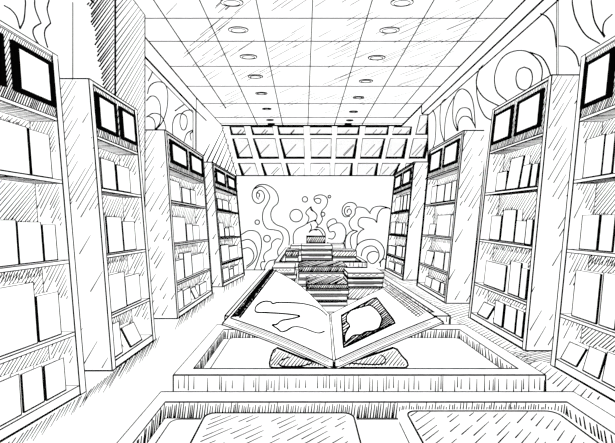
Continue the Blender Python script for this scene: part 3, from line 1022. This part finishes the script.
wl = wing(gN, gF, LN, LF, .012, .035)
wr = wing(gN, gF, RN, RF, .006, .0)
def slab(mb, f, s0, s1, t0, t1, h0, h1, ns=12, mat=P_):
    top = [[f(lerp(s0, s1, i / ns), lerp(t0, t1, j / 6), h0) for j in range(7)] for i in range(ns + 1)]
    bot = [[f(lerp(s0, s1, i / ns), lerp(t0, t1, j / 6), h1) for j in range(7)] for i in range(ns + 1)]
    for i in range(ns):
        for j in range(6):
            mb.face([top[i][j], top[i + 1][j], top[i + 1][j + 1], top[i][j + 1]], mat)
            mb.face([bot[i][j + 1], bot[i + 1][j + 1], bot[i + 1][j], bot[i][j]], mat)
        for j in (0, 6):
            mb.face([top[i][j], top[i + 1][j], bot[i + 1][j], bot[i][j]], mat)
    for i in (0, ns):
        for j in range(6):
            mb.face([top[i][j], top[i][j + 1], bot[i][j + 1], bot[i][j]], mat)
pw = lambda n: px_w(n, 2.1)
for f, nm in ((wl, 'left'), (wr, 'right')):
    s_out = .985
    t_far = .955 if nm == 'left' else .99
    # cover board
    m = MB(81)
    slab(m, f, 0.0, 1.03, -.015, 1.03, TH, TH + .008)
    for h in (TH, TH + .008):
        for t in (-.015, 1.03):
            m.tube([f(lerp(0, 1.03, i / 12), t, h) for i in range(13)], pw(.8 if h > TH else .5))
        m.tube([f(1.03, lerp(-.02, 1.03, i / 6), h) for i in range(7)], pw(1.0))
    m.build('cover', root)
    # leaves
    m = MB(82)
    slab(m, f, 0.0, s_out, 0, t_far, .003, TH - .001)
    for h, wd in ((.003, .8), (.011, .3), (.018, .35), (.025, .3)):
        k = m.r
        a0 = .02 + .1 * k.random() if h > .005 else 0
        m.tube([f(lerp(a0, s_out - (.0 if h < .005 else .12 * k.random()), i / 12), -.003, h) for i in range(13)], pw(wd))
    for h in (.003,):
        m.tube([f(s_out, i / 6 * t_far, h) for i in range(7)], pw(.9))
        m.tube([f(lerp(0, s_out, i / 12), t_far, h) for i in range(13)], pw(.9))
    # gutter line
    m.tube([f(.012, lerp(0, 1, i / 6), .0025) for i in range(7)], pw(.8))
    # stepped leaf edges shown as a hatched margin
    s_in = .885 if nm == 'right' else .90
    if nm == 'right':
        m.hatch(f(s_in - .03, .1, .002), f(s_out, .1, .002), f(s_out, .98, .002), f(s_in - .03, .98, .002), (1, .35), .022, pw(.7), .002, (.05, .35), 1, I_, .3)
        for q in (.87, .90, .935, .96):
            m.tube([f(q, lerp(.12, .95, i / 6), .001) for i in range(7)], pw(.55))
    else:
        m.hatch(f(.915, .04, .002), f(s_out, .0, .002), f(s_out, 1, .002), f(.93, .95, .002), (.35, 1), .006, pw(.8), .003, (.2, .2), 1, I_, .3, .12)
        m.hatch(f(.93, .3, .002), f(s_out, .3, .002), f(s_out, .9, .002), f(.945, .9, .002), (-.2, 1), .006, pw(1.0), .004, (.1, .1), 1, I_, .3)
        m.tube([f(.915, lerp(.03, .97, i / 6), .001) for i in range(7)], pw(1))
    m.build('page_block', root)
# helper: find page coordinates for a drawn point
def page_uv(f, px, py):
    s, t = .5, .5
    for _ in range(30):
        p = f(s, t, 0)
        ex, ey = px - PX(p), py - PY(p)
        ps, pt = f(s + .01, t, 0), f(s, t + .01, 0)
        a, b = (PX(ps) - PX(p)) / .01, (PX(pt) - PX(p)) / .01
        c, d = (PY(ps) - PY(p)) / .01, (PY(pt) - PY(p)) / .01
        det = a * d - b * c
        if abs(det) < 1e-6:
            break
        s += .8 * (ex * d - b * ey) / det
        t += .8 * (a * ey - c * ex) / det
    return max(.01, min(.97, s)), max(.01, min(.99, t))
# left page drawing: an open flame-like outline
m = MB(83)
o_, k_ = (220, 265), 4.03
pts = [(420, 268), (400, 275), (375, 270), (345, 258), (315, 250), (290, 252), (268, 265), (247, 270), (232, 258), (210, 243), (228, 240), (248, 225), (285, 218), (322, 207), (285, 200), (240, 196), (190, 193), (145, 190), (145, 168), (165, 152), (185, 147), (205, 150), (213, 157), (230, 152), (265, 152), (330, 156), (380, 168), (410, 185), (432, 205)]
q = spline([(o_[0] + x / k_, o_[1] + y / k_, 0) for x, y in pts], 5)
m.tube([wl(*page_uv(wl, a.x, a.y), -.0015) for a in q], pw(1.0))
d = m.build('page_drawing', root); d['label'] = 'looping outline drawn on the left page'
# right page picture: dark bordered square with a white blot
o_, k_ = (320, 275), 4.43
def R_(x, y, h=-.001):
    return wr(*page_uv(wr, o_[0] + x / k_, o_[1] + y / k_), h)
fr = [(95, 180), (248, 98), (335, 212), (105, 322)]
blot = [(118, 180), (135, 160), (165, 148), (195, 140), (222, 135), (245, 150), (262, 170), (275, 195), (270, 215), (262, 235), (235, 248), (205, 252), (180, 265), (150, 268), (130, 285), (113, 298), (110, 270), (120, 245), (132, 225), (118, 205)]
m = MB(84)
# ring of ink hatching between frame and blot: strokes from the frame inwards
def along(poly, u):
    n = len(poly)
    L = [math.dist(poly[i], poly[(i + 1) % n]) for i in range(n)]
    s = u * sum(L)
    for i in range(n):
        if s <= L[i]:
            a, b = poly[i], poly[(i + 1) % n]
            return (lerp(a[0], b[0], s / L[i]), lerp(a[1], b[1], s / L[i]))
        s -= L[i]
    return poly[0]
cx, cy = 190, 205
def ray_blot(x, y):
    dx, dy = x - cx, y - cy
    best = 1
    n = len(blot)
    for i in range(n):
        (ax, ay), (bx, by) = blot[i], blot[(i + 1) % n]
        ex, ey = bx - ax, by - ay
        det = dx * ey - dy * ex
        if abs(det) < 1e-9:
            continue
        t = ((ax - cx) * ey - (ay - cy) * ex) / det
        u = ((ax - cx) * dy - (ay - cy) * dx) / det
        if t > 0 and 0 <= u <= 1:
            best = min(best, t) if best != 1 else t
    return cx + dx * best, cy + dy * best
def cross_line(poly, nx, ny, t, dx, dy):
    out = []
    for i in range(len(poly)):
        (ax, ay), (bx, by) = poly[i], poly[(i + 1) % len(poly)]
        da, db = ax * nx + ay * ny - t, bx * nx + by * ny - t
        if (da < 0) != (db < 0):
            f_ = da / (da - db)
            out.append((lerp(ax, bx, f_)) * dx + (lerp(ay, by, f_)) * dy)
    return sorted(out)
for dx, dy, sp in ((.80, -.6, 8.5),):
    nx, ny = -dy, dx
    t = -60
    while t < 420:
        cuts = cross_line(fr, nx, ny, t, dx, dy) 
        if len(cuts) == 2:
            inner = cross_line(blot, nx, ny, t, dx, dy)
            e = [cuts[0]] + inner + [cuts[1]]
            for a_, b_ in zip(e[::2], e[1::2]):
                if b_ - a_ > 1.5:
                    m.tube([R_(a_ * dx + t * nx, a_ * dy + t * ny, -.0005), R_(b_ * dx + t * nx, b_ * dy + t * ny, -.0005)], [pw(.9), pw(.75)])
        t += sp * m.r.uniform(.7, 1.3)
m.tube([R_(*p) for p in [along(fr, i / 40) for i in range(40)]], pw(1.3), closed=True)
m.tube([R_(a.x, a.y) for a in spline([(x, y, 0) for x, y in blot + blot[:1]], 4)], pw(1.1))
d = m.build('page_picture', root); d['label'] = 'dark bordered picture with a white blot on the right page'
m = MB(85)
m.tube([gN + V((0, -.012, -.034)), gN + V((0, -.004, -.006))], pw(2.2))
m.box(gN.x - .02, gN.x + .02, 1.865, 2.45, .728, .738, pw(1))
m.build('spine', root)

# ---------------------------------------------------------------- stacks of books on the tables behind
def flat_book(x0, x1, y0, y1, z0, z1, label, grp, style='plain', seed=1, yaw=0.0, parts=True):
    rr = random.Random(seed)
    iw = px_w(.72, y0)
    loc = V(((x0 + x1) / 2, (y0 + y1) / 2, z0))
    z0 = z0 + iw * .6
    z1 = z1 - iw * .6
    m = MB(seed)
    cv = min(.009, (z1 - z0) * .16)
    m.box(x0, x1, y0, y1, z0, z0 + cv, iw * .8)
    m.box(x0, x1, y0, y1, z1 - cv, z1, iw * .8)
    m.box(x0, x1, y0, y0 + .012, z0 + cv, z1 - cv)                # rounded spine side faces the viewer
    m.tube([(x0, y0, z0), (x0, y0, z1)], iw); m.tube([(x1, y0, z0), (x1, y0, z1)], iw)
    if style == 'dark':
        m.hatch((x0, y0, z0), (x1, y0, z0), (x1, y0, z1), (x0, y0, z1), (.6, 1), iw * 2.2, iw * 1.0, .003, (.02, .02))
        m.hatch((x0, y0, z1), (x1, y0, z1), (x1, y1, z1), (x0, y1, z1), (.35, 1), iw * 3.4, iw * 1.3, .002, (.02, .05), 1, I_, .5)
    elif style == 'hatched':
        m.hatch((x0, y0, z0), (x1, y0, z0), (x1, y0, z1), (x0, y0, z1), (.9, 1), iw * 3.2, iw * .7, .003, (.02, .05))
        m.hatch((x0, y0, z1), (x1, y0, z1), (x1, y1, z1), (x0, y1, z1), (.5, 1), iw * 3.4, iw * .8, .002, (.02, .1))
    elif style == 'title':
        zc = (z0 + z1) / 2
        n = 14
        xs = [lerp(x0 + .12 * (x1 - x0), x1 - .15 * (x1 - x0), i / n) for i in range(n + 1)]
        m.tube(spline([(x, y0 - .002, zc + (z1 - z0) * .16 * math.sin(i * 2.1 + seed)) for i, x in enumerate(xs)], 3), iw * .7)
        m.tube([(x0, y0, lerp(z0, z1, .15)), (x1, y0, lerp(z0, z1, .15))], iw * .4)
    else:
        for q in (.35, .7):
            a = rr.uniform(.0, .25); b = rr.uniform(.7, 1)
            m.tube([(lerp(x0, x1, a), y0 - .001, lerp(z0, z1, q)), (lerp(x0, x1, b), y0 - .001, lerp(z0, z1, q))], iw * .35, T_)
    bk = m.build('lying_book', loc=loc)
    tag(bk, label, 'book', grp)
    m = MB(seed + 1)
    m.box(x0 + .012, x1 - .008, y0 + .012, y1 - .008, z0 + cv, z1 - cv)
    m.build('page_block', bk)
    return bk
TR3 = TOP - .05
stacks = [
    # name of stack, x0, x1, y0, y1, base height, [(top height, style)]
    ('stack right behind the open book', .022, .374, 3.40, 3.86, TR3 + .004, [(.752, 'plain'), (.803, 'plain'), (.852, 'plain'), (.902, 'dark')]),
    ('wide stack on the long table', -.056, .452, 4.20, 4.82, TR3 + .004, [(.765, 'plain'), (.832, 'plain'), (.900, 'title'), (.972, 'dark')]),
    ('left stack on the long table', -.315, -.092, 3.95, 4.38, TR3 + .004, [(.80, 'title'), (.857, 'title'), (.915, 'plain'), (.985, 'title')]),
    ('right stack on the long table', .405, .74, 3.70, 4.12, TR3 + .004, [(.82, 'hatched'), (.862, 'plain'), (.908, 'plain'), (.962, 'title')]),
    ('middle stack on the far table', -.045, .51, 7.20, 7.9, TR3 + .004, [(.78, 'plain'), (.86, 'plain'), (.95, 'plain'), (1.04, 'plain')]),
    ('left stack on the far table', -.34, -.10, 7.40, 8.1, TR3 + .004, [(.81, 'plain'), (.925, 'dark')]),
    ('right stack on the far table', .53, .97, 7.40, 8.1, TR3 + .004, [(.805, 'plain'), (.93, 'hatched')]),
    ('tallest rear stack on far table', .06, .475, 9.0, 9.7, TR3 + .004, [(.80, 'plain'), (.90, 'plain'), (.985, 'plain'), (1.15, 'dark')]),
    ('rear left stack, far table', -.30, -.05, 9.0, 9.7, TR3 + .004, [(.83, 'plain'), (.95, 'plain')]),
    ('rear right stack, far table', .56, .90, 9.0, 9.7, TR3 + .004, [(.84, 'plain'), (.99, 'plain')]),
]
LV = {1: ['only'], 2: ['bottom', 'top'], 3: ['bottom', 'middle', 'top'], 4: ['bottom', 'second from bottom', 'second from top', 'top']}
ST = {'plain': 'plain white book', 'dark': 'dark hatched book', 'hatched': 'diagonally hatched book', 'title': 'white book with scribbled spine'}
for si, (nm, x0, x1, y0, y1, zb, ls) in enumerate(stacks):
    z = zb
    rr = random.Random(si + 3)
    for k, (zt, stl) in enumerate(ls):
        dx, dy, ex = rr.uniform(-.008, .008), rr.uniform(0, .02), rr.uniform(-.01, .01)
        last = k == len(ls) - 1
        if last:
            dx = dy = ex = 0
        flat_book(x0 + dx, x1 + dx + ex, y0 + dy, y1 - rr.uniform(0, .03), z, zt, '%s, %s in the %s' % (ST[stl], LV[len(ls)][k], nm), nm, stl, si * 50 + k * 3 + 500)
        z = zt + .001

for o in list(S.objects):
    if '_org' in o:
        del o['_org']
